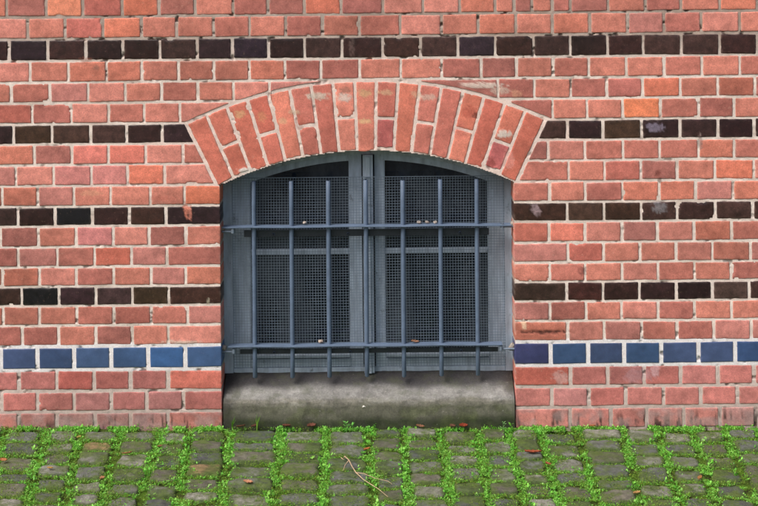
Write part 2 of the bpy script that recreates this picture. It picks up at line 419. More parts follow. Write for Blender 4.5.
# arch ring of seventeen wedge courses
mba = MB(); nA = 17
for k in range(nA):
    t0 = A0+(A1-A0)*k/nA; t1 = A0+(A1-A0)*(k+1)/nA
    base = random.choice([(210,116,98),(216,124,104),(204,110,94),(220,130,112),(206,118,104)])
    halves = [(RI, RE)] if k % 2 == 0 else ([(RI, RI+33+random.uniform(-3, 3)), None] )
    if k % 2: halves = [(RI, halves[0][1]), (halves[0][1], RE)]
    for hh, (r0, r1) in enumerate(halves):
        g0 = .4 if r0 == RI else 1.5; g1 = 1.6 if r1 == RE else 1.4
        cut = {1: 2.5, 2: .4, 4: 1.6, 6: .5, 8: -.5, 9: 3.0, 11: 1.2, 13: .4, 15: 4.5, 16: 1.0}.get(k, .8) if r0 == RI else 0
        def fn(u, v, t0=t0, t1=t1, r0=r0, r1=r1, g0=g0, g1=g1, cut=cut, k=k):
            r = (r1-g1) + v*((r0+g0)-(r1-g1))
            if r0 == RI: r = r + v*v*(cut+3.0*(fbm(u*3+k*7.3, v*0+.5, 5, 2)-.5))
            gg = 1.45/r
            a = (t0+gg) + u*((t1-gg)-(t0+gg))
            return AC[0]+r*np.sin(a), AC[1]-r*np.cos(a)
        wmm = ((t1-t0)*(r0+r1)/2-2.9)/MM; hmm = (r1-r0-g0-g1)/MM
        c = np.array(base)+np.array([random.randint(-8, 6)]*3)
        if k == 9 and hh == 0: c = np.array((196, 104, 100))
        if k == 15 and hh == 0: c = np.array((206, 110, 108))
        brick_grid(mba, fn, wmm, hmm, lin(c)*np.array([1.08, 1.2, 1.22]), depth=.125 if r0 == RI else .02, face=random.uniform(-.0028, -.0012), smear=.5, seed=random.randint(0, 90), edge=1.1)
tag(mba.build('brick_arch', M_arch, B, True), 'segmental arch of seventeen upright red brick courses')

# mortar sheet
fs = 3.6*MM
ax = np.concatenate([np.arange(XMIN, -25, 5), np.arange(-25, 785, fs), np.arange(785, XMAX+1, 5)])
az = np.concatenate([np.arange(J[0], -12, 5), np.arange(-12, 434, fs)])
BX, BY = np.meshgrid(ax, az)
rr = np.hypot(BX-AC[0], BY-AC[1])
inside_arch = (rr < RI-.2) & (BY < 190) & (BX > OL) & (BX < OR)
hole = inside_arch | ((BX > OL+.2) & (BX < OR-.2) & (BY >= 186-4))
X, Z = loc(BX, BY)
PX = BX-SL*(428-BY); PY = BY-SL*(BX-379)
n_f = fbm(BX*.28, BY*.28, 4, 4); n_c = fbm(BX*.05, BY*.05, 14, 3)
pits = sm(.69, .80, fbm(BX*.11, BY*.16, 44, 3))*(.4+.6*sm(130, 20, BY)+.3*sm(220, 300, BY)*sm(600, 330, BY*0+BY))
low = sm(60, 20, PY)
Yp = -.0004 + (n_f-.5)*.0022 + (n_c-.5)*.0010 + pits*.007
isb = sm(339, 342, BY)*sm(371, 368, BY)
Yp = Yp - isb*.0008 + isb*(-(n_f-.5)*.002)
mc = np.ones(BX.shape+(3,))*lin((252, 238, 228))
def blend(C, w, col): return C*(1-w[..., None]) + lin(col)*w[..., None]
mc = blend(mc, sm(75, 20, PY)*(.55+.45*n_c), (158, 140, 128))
mc = blend(mc, sm(.55, .75, fbm(BX*.03, BY*.06, 61, 3))*.35, (176, 158, 142))
mc = blend(mc, isb*.97, (255, 253, 255))
mc = blend(mc, sm(367, 372, BY), (222, 206, 198))
mc = blend(mc, sm(404, 414, BY)*.9, (196, 178, 172))
mc = blend(mc, np.clip(pits, 0, 1)*.8, (95, 80, 72))
arch_band = (rr > RI-2) & (rr < RE+4) & (BY < 190)
mc = blend(mc, arch_band*.8, (250, 228, 218))
black = sm(.56, .66, fbm(BX*.32, BY*.06, 71, 3))*sm(408, 424, BY)
mc = blend(mc, black*.85, (40, 36, 34))
dm = np.zeros_like(Yp); apply_spots(PX, PY, mc, dm); Yp = Yp+np.clip(dm, -.0006, .003)
V = np.stack([X, Yp, Z], -1).reshape(-1, 3)
idx = np.arange(BX.size).reshape(BX.shape)
F = np.stack([idx[:-1, :-1], idx[1:, :-1], idx[1:, 1:], idx[:-1, 1:]], -1).reshape(-1, 4)
hv = hole.ravel(); F = F[hv[F].sum(1) < 2]
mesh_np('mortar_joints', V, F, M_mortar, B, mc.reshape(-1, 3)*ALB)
# mortar on the reveals (behind the brick edges)
mr = MB()
def mstrip(P, y0, y1, ny=14):
    P = np.array(P); n = len(P)
    ys = np.linspace(y0, y1, ny)
    V = []
    for y in ys:
        nz = (fbm(P[:, 0]*90+y*70, P[:, 1]*90, 9, 2)-.5)*.002
        V.append(np.stack([P[:, 0]+nz, np.full(n, y), P[:, 1]+nz], -1))
    V = np.concatenate(V); I = np.arange(n*ny).reshape(ny, n)
    F = np.stack([I[:-1, :-1], I[1:, :-1], I[1:, 1:], I[:-1, 1:]], -1).reshape(-1, 4)
    mr.add(V, F, lin((200, 184, 172))*ALB)
zz = np.linspace(431, 184, 60)
xl, zl = loc(OL-.7, zz); mstrip(np.stack([np.full(60, xl), zl], -1), .0, .16)
xr, zr = loc(OR+.7, zz); mstrip(np.stack([np.full(60, xr), zr], -1), .0, .16)
th = np.linspace(A0, A1, 70); mstrip(np.stack(loc(AC[0]+(RI+1.2)*np.sin(th), AC[1]-(RI+1.2)*np.cos(th)), -1), .0, .16)
mr.build('reveal_mortar', M_mortar, B, True)

# the rest of the wall: core with coarse brick pattern, cellar room behind
def mat_far_brick():
    m, nt, b = nm('distant_brickwork')
    tc = nt.nodes.new('ShaderNodeTexCoord'); mp = nt.nodes.new('ShaderNodeMapping')
    mp.inputs['Rotation'].default_value = (math.pi/2, 0, 0)
    bt = N(nt, 'ShaderNodeTexBrick', Scale=1.0)
    bt.inputs['Brick Width'].default_value = .13; bt.inputs['Row Height'].default_value = .073; bt.inputs['Mortar Size'].default_value = .006
    a = lin((186,100,82))*ALB; c = lin((168,90,76))*ALB; d = lin((200,186,176))*ALB
    bt.inputs['Color1'].default_value = (*a, 1); bt.inputs['Color2'].default_value = (*c, 1); bt.inputs['Mortar'].default_value = (*d, 1)
    nt.links.new(tc.outputs['Object'], mp.inputs[0]); nt.links.new(mp.outputs[0], bt.inputs['Vector'])
    nt.links.new(gmul(nt, bt.outputs['Color'], noise(nt, 12), .8, 1.15), b.inputs['Base Color']); b.inputs['Roughness'].default_value = .9
    return m
core = MB(); XL, XR = loc(OL-1.5, 0)[0], loc(OR+1.5, 0)[0]
core.box(-9, XL-.003, .025, 2.2, -.3, 7); core.box(XR+.003, 9, .025, 2.2, -.3, 7)
core.box(XL-.002, XR+.002, .025, 2.2, 1.24, 7); core.box(XL-.002, XR+.002, 1.9, 2.2, -.3, 1.239)
core.build('wall_core', mat_far_brick(), B)
rm = MB()
rm.box(XL-.001, XR+.001, .17, 1.88, -.28, .06); rm.box(XL-.001, XR+.001, 1.7, 1.88, .061, 1.2); rm.box(XL-.001, XR+.001, .16, 1.88, 1.201, 1.235)
rm.build('cellar_interior', M_room, B)
# block between arch soffit and the core above the window
blk = MB(); n = 40
th = np.linspace(A0*1.03, A1*1.03, n); ex, ez = loc(AC[0]+(RI+2.2)*np.sin(th), AC[1]-(RI+2.2)*np.cos(th))
V = []
for y in (.022, .165):
    V += [(x, y, z) for x, z in zip(ex, ez)] + [(x, y, 1.238) for x in ex]
F = []
for k in range(n-1):
    F += [(k, k+1, n+k+1, n+k), (2*n+k+1, 2*n+k, 3*n+k, 3*n+k+1), (k+1, k, 2*n+k, 2*n+k+1)]
blk.add(V, F); blk.build('arch_backing', M_room, B)

# ------------------------------------------------------------------ sill
def mat_sill():
    m, nt, b = nm('weathered_concrete')
    c = attr(nt)
    c = gmul(nt, c, noise(nt, 9, 6, .7), .7, 1.25)
    c = gmul(nt, c, noise(nt, 170, 8, .9), .45, 1.5)
    c = gmul(nt, c, noise(nt, 26, 6, .8, (1, 1, .35)), .72, 1.28)
    f = ramp(nt, noise(nt, 14, 6, .72, (1, 1, 1.6)), .50, .64, (0, 0, 0, 1), (.34, .34, .34, 1))
    c = mix(nt, f, c, tuple(lin((84, 90, 62))*.8))
    f = ramp(nt, noise(nt, 60, 5, .8), .64, .72, (0, 0, 0, 1), (.7, .7, .7, 1))
    c = mix(nt, f, c, tuple(lin((176, 174, 168))*.8))
    nt.links.new(c, b.inputs['Base Color']); b.inputs['Roughness'].default_value = .85
    bump(nt, b, noise(nt, 130, 8, .85), .9, .003)
    return m
prof = [(.16, 360.5), (.13, 365.5), (.10, 371.5), (.07, 378.5), (.04, 386), (.015, 393), (-.002, 398.5), (-.008, 402), (-.0105, 406), (-.011, 410), (-.011, 418), (-.011, 434)]
P = []
for a, b_ in zip(prof[:-1], prof[1:]):
    for t in np.linspace(0, 1, 6)[:-1]: P.append((a[0]+(b_[0]-a[0])*t, a[1]+(b_[1]-a[1])*t))
P.append(prof[-1])
py_ = np.array([p[1] for p in P]); yy = np.array([p[0] for p in P]); zz = np.array([BL(370, p[1]+SL*0, p[0])[1] for p in P])
n = 240; xs = np.linspace(loc(223.8, 0)[0], loc(514.6, 0)[0], n)
Xs, Zs = np.meshgrid(xs, zz); Ys = np.repeat(yy[:, None], n, 1); Pyy = np.repeat(py_[:, None], n, 1)
nzz = fbm(Xs*22, Pyy*.08, 15, 4)-.5
Ys = Ys+nzz*.008; Zs = Zs+(fbm(Xs*13, Pyy*.1, 16, 3)-.5)*.006
C = np.ones(Xs.shape+(3,))*lin((142, 141, 138))
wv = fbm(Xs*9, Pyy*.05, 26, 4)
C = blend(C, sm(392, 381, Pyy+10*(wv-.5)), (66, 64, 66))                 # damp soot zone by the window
C = blend(C, sm(397, 402, Pyy+8*(wv-.5))*.55, (112, 108, 88))
C = blend(C, sm(402, 408, Pyy+7*(wv-.5))*.6, (92, 94, 76))
C = blend(C, sm(414, 423, Pyy+6*(wv-.5)), (44, 54, 26))
C = blend(C, sm(.52, .62, fbm(Xs*16+3, Pyy*.09, 27, 4))*sm(404, 410, Pyy)*.4, (84, 96, 48))
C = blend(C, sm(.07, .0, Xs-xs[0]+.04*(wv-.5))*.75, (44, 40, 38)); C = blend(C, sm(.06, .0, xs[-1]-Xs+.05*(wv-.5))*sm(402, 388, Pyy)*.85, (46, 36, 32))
C = blend(C, sm(.56, .66, fbm(Xs*34, Pyy*.16, 28, 4))*.3, (70, 68, 64)); C = blend(C, sm(.60, .70, fbm(Xs*30+9, Pyy*.2, 29, 4))*sm(386, 392, Pyy)*sm(408, 402, Pyy)*.25, (176, 176, 172))
I = np.arange(Xs.size).reshape(Xs.shape)
F = np.stack([I[:-1, :-1], I[1:, :-1], I[1:, 1:], I[:-1, 1:]], -1).reshape(-1, 4)
V = np.stack([Xs, Ys, Zs], -1).reshape(-1, 3)
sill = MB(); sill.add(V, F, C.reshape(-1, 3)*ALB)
for s_, xq in ((0, xs[0]), (-1, xs[-1])):            # closed ends
    base = I[:, s_]; E = V[base]; m_ = len(E)
    Bk = E.copy(); Bk[:, 1] = .16; Bk[:, 2] = np.minimum(Bk[:, 2], E[:, 2])
    sill.add(np.concatenate([E, Bk]), [(k, k+1, m_+k+1, m_+k) for k in range(m_-1)], lin((90, 84, 76))*ALB)
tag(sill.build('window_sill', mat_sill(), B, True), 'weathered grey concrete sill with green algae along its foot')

# ------------------------------------------------------------------ window
WIN = empty('window', (0, 0, 0), B)
YF, YC, YG = .098, .106, .124
def bz(py, Y): return BL(370, py, Y)[1]
def bxx(px, Y, py=260): return BL(px, py, Y)[0]
def arch_z(x, r, Y):                                 # height of an arc parallel to the intrados, as seen radius r (px)
    b = x*S*D/(D+Y)+379
    return bz(AC[1]-math.sqrt(max(r*r-(b-AC[0])**2, 1)), Y)
zb = bz(372, YF)
# outer frame: jambs + arched head as one mesh
def arched_member(mb, x0, x1, zf0, zf1, y0, y1, n=44):
    xs_ = np.linspace(x0, x1, n); V = []; F = []
    for x in xs_:
        a, b = zf0(x), zf1(x)
        V += [(x, y0, a), (x, y0, b), (x, y1, b), (x, y1, a)]
    for k in range(n-1):
        for q in range(4): F.append((4*k+q, 4*k+(q+1) % 4, 4*k+4+(q+1) % 4, 4*k+4+q))
    F += [(0, 1, 2, 3), (4*n-4, 4*n-3, 4*n-2, 4*n-1)]
    mb.add(V, F)
xl0 = loc(OL-1, 0)[0]; xr1 = loc(OR+1, 0)[0]
top = lambda x: arch_z(x, RI+2.5, YF)
fr = MB()
arched_member(fr, xl0, bxx(232.5, YF), lambda x: zb, lambda x: arch_z(x, RI+3, YF), YF, .16, 6)
arched_member(fr, bxx(504.5, YF), xr1, lambda x: zb, lambda x: arch_z(x, RI+3, YF), YF, .16, 6)
arched_member(fr, bxx(232.6, YF), bxx(504.4, YF), lambda x: arch_z(x, RI-3.5, YF), top, YF-.002, .16, 50)
fr.box(bxx(232.6, YF), bxx(504.4, YF), YF+.002, .16, zb-.03, bz(367.5, YF), .002)
fr.build('frame', M_frame, WIN)
mu = MB(); mu.box(bxx(363.5, YF), bxx(373.8, YF), YF-.016, .158, zb, arch_z(0, RI-3.2, YF)-.001, .003)
mu.box(bxx(366.2, YF), bxx(371, YF), YF-.021, YF-.0165, zb, arch_z(0, RI-4, YF)-.004, .0015)
mu.build('mullion', M_frame, WIN)
def casement(xa, xb, ga, gb):
    """outer px xa..xb, glass px ga..gb"""
    c = MB(); Y = YC
    zt = lambda x: arch_z(x, RI-3.6, Y); zg = lambda x: arch_z(x, RI-9.5, Y)
    z0 = bz(366.5, Y); zr = bz(358.8, Y)
    arched_member(c, bxx(xa, Y), bxx(ga, Y), lambda x: z0, zt, Y, .15, 6)
    arched_member(c, bxx(gb, Y), bxx(xb, Y), lambda x: z0, zt, Y, .15, 6)
    arched_member(c, bxx(ga, Y)+.0003, bxx(gb, Y)-.0003, zg, lambda x: zt(x)-.0005, Y+.001, .15, 30)
    c.box(bxx(ga, Y)+.0003, bxx(gb, Y)-.0003, Y+.001, .15, z0, zr, .002)
    # glazing bead round the pane and weather drip
    c.box(bxx(ga, Y)-.004, bxx(ga, Y)+.004, Y+.003, Y+.014, zr, zg(bxx(ga, Y)+.01), .0015)
    c.box(bxx(gb, Y)-.004, bxx(gb, Y)+.004, Y+.003, Y+.014, zr, zg(bxx(gb, Y)-.01), .0015)
    c.box(bxx(ga, Y)+.004, bxx(gb, Y)-.004, Y-.012, Y+.014, bz(356.5, Y), bz(353.5, Y), .002)
    o = c.build('casement', M_frame, WIN)
    b = MB(); b.box(bxx(ga, Y)+.004, bxx(gb, Y)-.004, Y+.004, Y+.028, bz(254.2, Y), bz(249.0, Y), .003)
    b.build('glazing_bar', M_frame, WIN)
    g1 = MB(); g1.box(bxx(ga, YG)-.005, bxx(gb, YG)+.005, YG+.001, YG+.005, bz(360, YG), bz(252, YG))
    g1.build('pane', M_glass, WIN)
    g2 = MB(); arched_member(g2, bxx(ga, YG)-.005, bxx(gb, YG)+.005, lambda x: bz(250.8, YG), lambda x: arch_z(x, RI-7.5, YG), YG+.001, YG+.005, 24)
    g2.build('pane', M_glass, WIN)
    return o
casement(233.0, 362.3, 250, 350.5)
casement(375.2, 504.0, 384.5, 489)
# wire mesh
wm = MB(); YM = .072; r = .00058
x0, x1 = bxx(233, YM), bxx(505, YM); z0, z1 = bz(366.5, YM), bz(177.2, YM); p = .0099
nx = int((x1-x0)/p); nz = int((z1-z0)/p)
def wob(x, z): return YM+.005*(fbm(np.array(x*3.), np.array(z*3.), 31, 2)-.5)
def wires():
    V = []; F = []
    def strand(P):
        b = len(V)
        for (x, y, z), ax_ in P:
            if ax_: V.extend([(x-r, y-r, z), (x+r, y-r, z), (x+r, y+r, z), (x-r, y+r, z)])
            else: V.extend([(x, y-r, z-r), (x, y-r, z+r), (x, y+r, z+r), (x, y+r, z-r)])
        for k in range(len(P)-1):
            for q in range(4): F.append((b+4*k+q, b+4*k+(q+1) % 4, b+4*k+4+(q+1) % 4, b+4*k+4+q))
    for i in range(nx+1):
        x = x0+i*p; xj = random.uniform(-.0006, .0006)
        strand([((x+xj+.0012*math.sin(z*7+1), float(wob(x, z)), z), True) for z in np.linspace(z0, z1, 10)])
    for j in range(nz+1):
        z = z0+j*p; zj = random.uniform(-.0006, .0006)
        strand([((x, float(wob(x, z))+.0011, z+zj+.0012*math.sin(x*6)), False) for x in np.linspace(x0, x1, 14)])
    return V, F
Vw, Fw = wires(); wm.add(Vw, Fw)
wm.box(x0, x1, YM-.001, YM+.002, z1, z1+.0022)
wm.build('wire_mesh', M_wire, WIN)

# ------------------------------------------------------------------ grille
G = empty('window_grille', (0, 0, 0), B)
YU = .040
UP = [254.5, 292, 329, 366.5, 403.5, 441, 477.5]
zt, zl_ = bz(180.5, YU), bz(376.0, YU)
def upright(px, px2, dz):
    m = MB(); xa = BL(px-.9, 181, YU)[0]; xb = BL(px+.6, 376, YU)[0]; rb = .0080
    pts = []; R = []
    for t in np.linspace(0, 1, 9):
        pts.append((xa+(xb-xa)*t, YU+.0012*math.sin(t*9+px), zt+dz+(zl_-zt)*t)); R.append(rb*(1+.03*math.sin(t*23+px)))
    pts = [(pts[0][0], YU, pts[0][2]+.003)]+pts+[(pts[-1][0], YU, pts[-1][2]-.002)]; R = [rb*.55]+R+[rb*.6]
    m.tube(pts, R, 12); return m.build('upright_bar', M_bar, G, True)
for k, px in enumerate(UP): upright(px, px, random.uniform(-.002, .002))
def crossbar(py, xa, xb):
    m = MB(); z = bz(py, .02); X0, X1 = BL(xa, py, .02)[0], BL(xb, py, .02)[0]
    n = 24; V = []; F = []
    for i in range(n):
        x = X0+(X1-X0)*i/(n-1); w = .0009*math.sin(i*.8)
        for (y, q) in ((.0205, -.002), (.019, -.001), (.019, .0022), (.0205, .0032), (.054, .0036), (.054, -.002)): V.append((x, y, z+q+w))
    for i in range(n-1):
        for q in range(6): F.append((6*i+q, 6*i+(q+1) % 6, 6*i+6+(q+1) % 6, 6*i+6+q))
    m.add(V, F); e = (n-1)*6
    m.add([V[i] for i in range(6)]+[V[e+i] for i in range(6)], [(0, 1, 2, 3), (0, 3, 4, 5), (6, 7, 8, 9), (6, 9, 10, 11)])
    return m.build('crossbar', M_bar, G), z
def pin(px, py, px2, dy=0.0):
    a = BL(px, py, .03); b = BL(px2, py, .03); m = MB()
    m.tube([(a[0], .03, a[1]), ((a[0]+b[0])/2, .028, (a[1]+b[1])/2+.001), (b[0], .03, b[1])], .0038, 8)
    m.tube([(b[0], .027, b[1]-.004), (b[0], .027, b[1]+.012)], .0065, 8)
    m.build('wall_fixing', M_wire, G, True)
def strip(py0, py1, xa, xb, bolts):
    m = MB(); Y = .054; X0, X1 = BL(xa, py0, Y)[0], BL(xb, py0, Y)[0]
    m.box(X0, X1, Y, Y+.005, bz(py1, Y), bz(py0, Y), .001); o = m.build('clamp_strip', M_strip, G)
    for bx_ in bolts:
        x = BL(bx_, py0, Y)[0]; z = (bz(py0, Y)+bz(py1, Y))/2-.003; q = MB(); q.tube([(x, Y-.005, z), (x, Y-.0002, z)], [.0042, .0055], 8); q.build('bolt', M_bar, G, True)
crossbar(226.8, 222.6, 511.5); crossbar(346.2, 228, 502.5)
strip(229.3, 236.0, 244, 489, [273.5, 348, 460]); strip(348.5, 353.0, 240, 498, [274, 350, 461])
for a in ((222, 231.8, 233), (514, 226.5, 502), (222, 352, 234), (515, 349, 501)): pin(a[0], a[1], a[2])
# mortar lumps where the grille is let into the wall
def lump(px, py, rr_, Y):
    x, z = BL(px, py, Y); n1, n2 = 14, 10; V = []; F = []
    for i in range(n1):
        for j in range(n2):
            a = 2*math.pi*i/n1; b = math.pi*(j+.001)/(n2-1.0+.002)
            q = rr_*(1+.45*(float(vn(np.array(i % n1*.9+px), np.array(j*.9), 3))-.5)*2)
            V.append((x+q*math.cos(a)*math.sin(b), Y+q*.8*math.sin(a)*math.sin(b), z+q*1.1*math.cos(b)))
    for i in range(n1):
        for j in range(n2-1): F.append((i*n2+j, ((i+1) % n1)*n2+j, ((i+1) % n1)*n2+j+1, i*n2+j+1))
    m = MB(); m.add(V, F, lin((170, 162, 154))*ALB); return m
for (px, py, q, Y) in ((513, 224, .009, .035), (512, 347, .011, .04), (224, 348, .009, .035), (223, 229, .008, .035)):
    lump(px, py, q, Y).build('mortar_pat', M_mortar, G, True)

# ------------------------------------------------------------------ ground, setts, moss, weeds
def mat_ground():
    m, nt, b = nm('soil_and_stone_ground')
    c = mix(nt, ramp(nt, noise(nt, 3, 6), .4, .6), (.055, .06, .03), (.10, .10, .09))
    c = gmul(nt, c, noise(nt, 40, 5), .6, 1.3)
    nt.links.new(c, b.inputs['Base Color']); b.inputs['Roughness'].default_value = .95; bump(nt, b, noise(nt, 60, 5), .6, .01)
    return m
g = MB(); g.add([(-150, -150, -.035), (150, -150, -.035), (150, 150, -.035), (-150, 150, -.035)], [(0, 1, 2, 3)])
tag(g.build('ground', mat_ground()), kind='structure')

def mat_bed():
    m, nt, b = nm('moss_and_soil')
    c = mix(nt, ramp(nt, noise(nt, 22, 5, .7), .36, .62), tuple(lin((62, 56, 38))*.7), tuple(lin((92, 128, 40))*.8))
    c = gmul(nt, c, noise(nt, 190, 5, .8), .45, 1.5)
    nt.links.new(c, b.inputs['Base Color']); b.inputs['Roughness'].default_value = 1; b.inputs['Specular IOR Level'].default_value = .1
    bump(nt, b, noise(nt, 240, 5, .8), 1, .004)
    return m
gx = np.concatenate([np.arange(-2.9, -1.45, .02), np.arange(-1.45, 1.45, .0055), np.arange(1.45, 2.9, .02)])
gy = np.concatenate([np.arange(-3.2, -.95, .03), np.arange(-.95, .02, .0055)])
GX, GY = np.meshgrid(gx, gy)
GZ = -.012 + (fbm(GX*30, GY*30, 6, 4)-.5)*.016 + (fbm(GX*7, GY*7, 7, 3)-.5)*.010
I = np.arange(GX.size).reshape(GX.shape)
F = np.stack([I[:-1, :-1], I[:-1, 1:], I[1:, 1:], I[1:, :-1]], -1).reshape(-1, 4)
o = mesh_np('moss_bed', np.stack([GX, GY, GZ], -1).reshape(-1, 3), F, mat_bed()); tag(o, 'soil and flat moss filling the joints between the paving setts', 'moss', kind='stuff')

top_px = [-68, -31, 5, 47, 82, 122, 161, 192, 230, 281, 326, 369, 402, 440, 477, 508, 538, 576, 621, 656, 690, 722, 756, 792, 830]
bot_px = [-98, -60, -20, 28, 65, 102, 139, 176, 222, 275, 323, 374, 409, 450, 489, 524, 560, 598, 640, 681, 716, 756, 790, 830, 872]
yB = ground_y(503)
colx = [((a-379)/S, (b-379)/S*(D+yB)/D) for a, b in zip(top_px, bot_px)]
for _ in range(11):
    a = colx[0]; colx.insert(0, (a[0]-.128, a[1]-.128)); a = colx[-1]; colx.append((a[0]+.128, a[1]+.128))
def cx_at(k, y):
    a, b = colx[k]; return a+(b-a)*(y/yB)
def mat_sett():
    m, nt, b = nm('granite_sett')
    c = attr(nt)
    c = gmul(nt, c, noise(nt, 45, 6, .75), .5, 1.7)
    c = gmul(nt, c, noise(nt, 230, 6, .9), .42, 1.8)
    f = ramp(nt, noise(nt, 16, 6, .75), .46, .60, (0, 0, 0, 1), (.88, .88, .88, 1))
    g_ = mix(nt, noise(nt, 90, 4, .7), tuple(lin((48, 66, 22))*.8), tuple(lin((108, 132, 48))*.8))
    c = mix(nt, f, c, g_)
    nt.links.new(c, b.inputs['Base Color']); b.inputs['Roughness'].default_value = .8
    bump(nt, b, noise(nt, 170, 8, .85), 1, .004)
    return m
setts = MB(); SETT = []
for k in range(len(colx)-1):
    y = -.004 - random.uniform(0, .05); 
    while y > -2.9:
        dep = random.uniform(.075, .12); y1 = y-dep
        near = y > -1.0 and -1.6 < cx_at(k, y) < 1.5
        n1, n2 = (22, 20) if near else (7, 7)
        u = np.linspace(-1, 1, n1); v = np.linspace(-1, 1, n2); U, Vv = np.meshgrid(u, v)
        U = np.sign(U)*np.abs(U)**.75; Vv = np.sign(Vv)*np.abs(Vv)**.75
        sd = random.uniform(0, 999)
        p_ = random.uniform(4.5, 9); rad = (np.abs(U)**p_+np.abs(Vv)**p_)**(1/p_)
        mx = np.maximum(np.abs(U), np.abs(Vv)); sc = np.where(rad > 1e-6, mx/np.maximum(rad, 1e-6), 1)
        U2, V2 = U*sc, Vv*sc
        gx_ = random.uniform(.008, .017)
        yc = (y+y1)/2+0*U2; yc = yc - V2*(dep/2-random.uniform(.003, .008))
        xl_ = cx_at(k, yc)+gx_; xr_ = cx_at(k+1, yc)-random.uniform(.006, .014)
        Xc = (xl_+xr_)/2+U2*(xr_-xl_)/2
        ang = 6*mx
        nn = fbm(Xc*28+sd, yc*28, 12, 3)-.5
        Xc = Xc+nn*.022*sm(.5, 1, mx); yc = yc+(fbm(Xc*28, yc*28+sd, 13, 3)-.5)*.022*sm(.5, 1, mx)
        h0 = random.uniform(-.007, .006); tx, ty = random.uniform(-.03, .03), random.uniform(-.05, .05)
        Zc = h0*.7 + .003*(1-mx**3) + (fbm(Xc*45, yc*45, 18, 4)-.5)*.009 + tx*U2*.06+ty*V2*.06 - sm(.90, 1, mx)*.020
        c = np.array(random.choice([(128,132,122),(106,112,108),(146,148,138),(118,122,120),(124,122,108),(92,98,96),(160,160,150),(108,106,94)]))
        if random.random() < .03: c = np.array((160, 136, 96))
        C = np.ones(U.shape+(3,))*lin(c)
        mossy = random.choice([.1, .3, .5, .8, 1.0])
        wm_ = np.clip(sm(.72, .98, mx+.5*(fbm(Xc*40, yc*40, 29, 3)-.5)) + mossy*sm(.4, .6, fbm(Xc*22, yc*22, 30, 3)), 0, 1)
        gm = lin((76, 98, 36))*(.7+.6*fbm(Xc*60, yc*60, 32, 2))[..., None]
        C = C*(1-wm_[..., None]*.9)+gm*wm_[..., None]*.9
        I = np.arange(n1*n2).reshape(n2, n1)
        F = np.stack([I[:-1, :-1], I[1:, :-1], I[1:, 1:], I[:-1, 1:]], -1).reshape(-1, 4)
        setts.add(np.stack([Xc, yc, Zc], -1).reshape(-1, 3), F, C.reshape(-1, 3)*.50)
        SETT.append((k, y, y1))
        y = y1-random.uniform(.006, .020)
o = setts.build('cobblestone_pavement', mat_sett(), None, True); tag(o, kind='structure')

def mat_leaf(name, rough=.5):
    m, nt, b = nm(name)
    c = attr(nt)
    nt.links.new(c, b.inputs['Base Color']); b.inputs['Roughness'].default_value = rough; b.inputs['Specular IOR Level'].default_value = .3
    tr = nt.nodes.new('ShaderNodeBsdfTranslucent'); nt.links.new(c, tr.inputs[0])
    ms = N(nt, 'ShaderNodeMixShader', Fac=.35); out = nt.nodes['Material Output']
    nt.links.new(b.outputs[0], ms.inputs[1]); nt.links.new(tr.outputs[0], ms.inputs[2]); nt.links.new(ms.outputs[0], out.inputs[0])
    return m
M_leaf = mat_leaf('small_green_leaf')
def leaves(P, L, Wd, az, el, col):
    """numpy arrays -> folded diamond leaves; quads with a raised tip"""
    n = len(P)
    dx = np.stack([np.cos(az)*np.cos(el), np.sin(az)*np.cos(el), np.sin(el)], -1)
    sx = np.stack([-np.sin(az), np.cos(az), np.zeros(n)], -1)
    upv = np.cross(dx, sx)
    mid = P+dx*(L*.55)[:, None]
    V = np.stack([P, mid+sx*(Wd/2)[:, None]-upv*(L*-.06)[:, None], P+dx*L[:, None]+upv*(L*.12)[:, None], mid-sx*(Wd/2)[:, None]-upv*(L*-.06)[:, None]], 1)
    F = np.arange(4*n).reshape(n, 4)
    return V.reshape(-1, 3), F, np.repeat(col, 4, 0)
def scatter(n, per, fx, size, el, cols, zfun):
    x, y = fx(n)
    k = len(x)
    x = np.repeat(x, per); y = np.repeat(y, per); rs = np.repeat(RNG.uniform(.6, 1.35, k), per)
    m = k*per
    jx = RNG.normal(0, size*.45, m); jy = RNG.normal(0, size*.45, m)
    P = np.stack([x+jx, y+jy, zfun(x, y)+np.abs(RNG.normal(0, size*.55, m))*rs], -1)
    L = size*RNG.uniform(.6, 1.4, m)*rs; Wd = L*RNG.uniform(.4, .75, m)
    ci = RNG.integers(0, len(cols), k); base = np.repeat(np.array([lin(c) for c in cols])[ci], per, 0)*RNG.uniform(.75, 1.3, (m, 1))
    return leaves(P, L, Wd, RNG.uniform(0, 2*np.pi, m), RNG.uniform(el[0], el[1], m), base*.8)
CA = np.array(colx)
def joint_pts(width, dens_seed, thr, tight=1.0, xlim=1.5, ylim=-1.0):
    def f(n):
        k = RNG.integers(0, len(CA), n); y = RNG.uniform(ylim, .0, n)
        x0 = CA[k, 0]+(CA[k, 1]-CA[k, 0])*(y/yB)
        wv = .6+.9*fbm(k*3.1+0*y, y*9, 47, 2)
        x = x0+.003+RNG.normal(0, width, n)*wv+.042*(fbm(k*5.7+0*y, y*7, 48, 2)-.5)
        d = .5*fbm(x*9, y*9, dens_seed, 3)+.5*fbm(x*26, y*26, dens_seed+3, 2)
        colw = vn(k*1.7+.3, 0*y+.5, 90)
        keep = (d > thr-.10*(colw-.4)) & (np.abs(x) < xlim)
        return x[keep], y[keep]
    return f
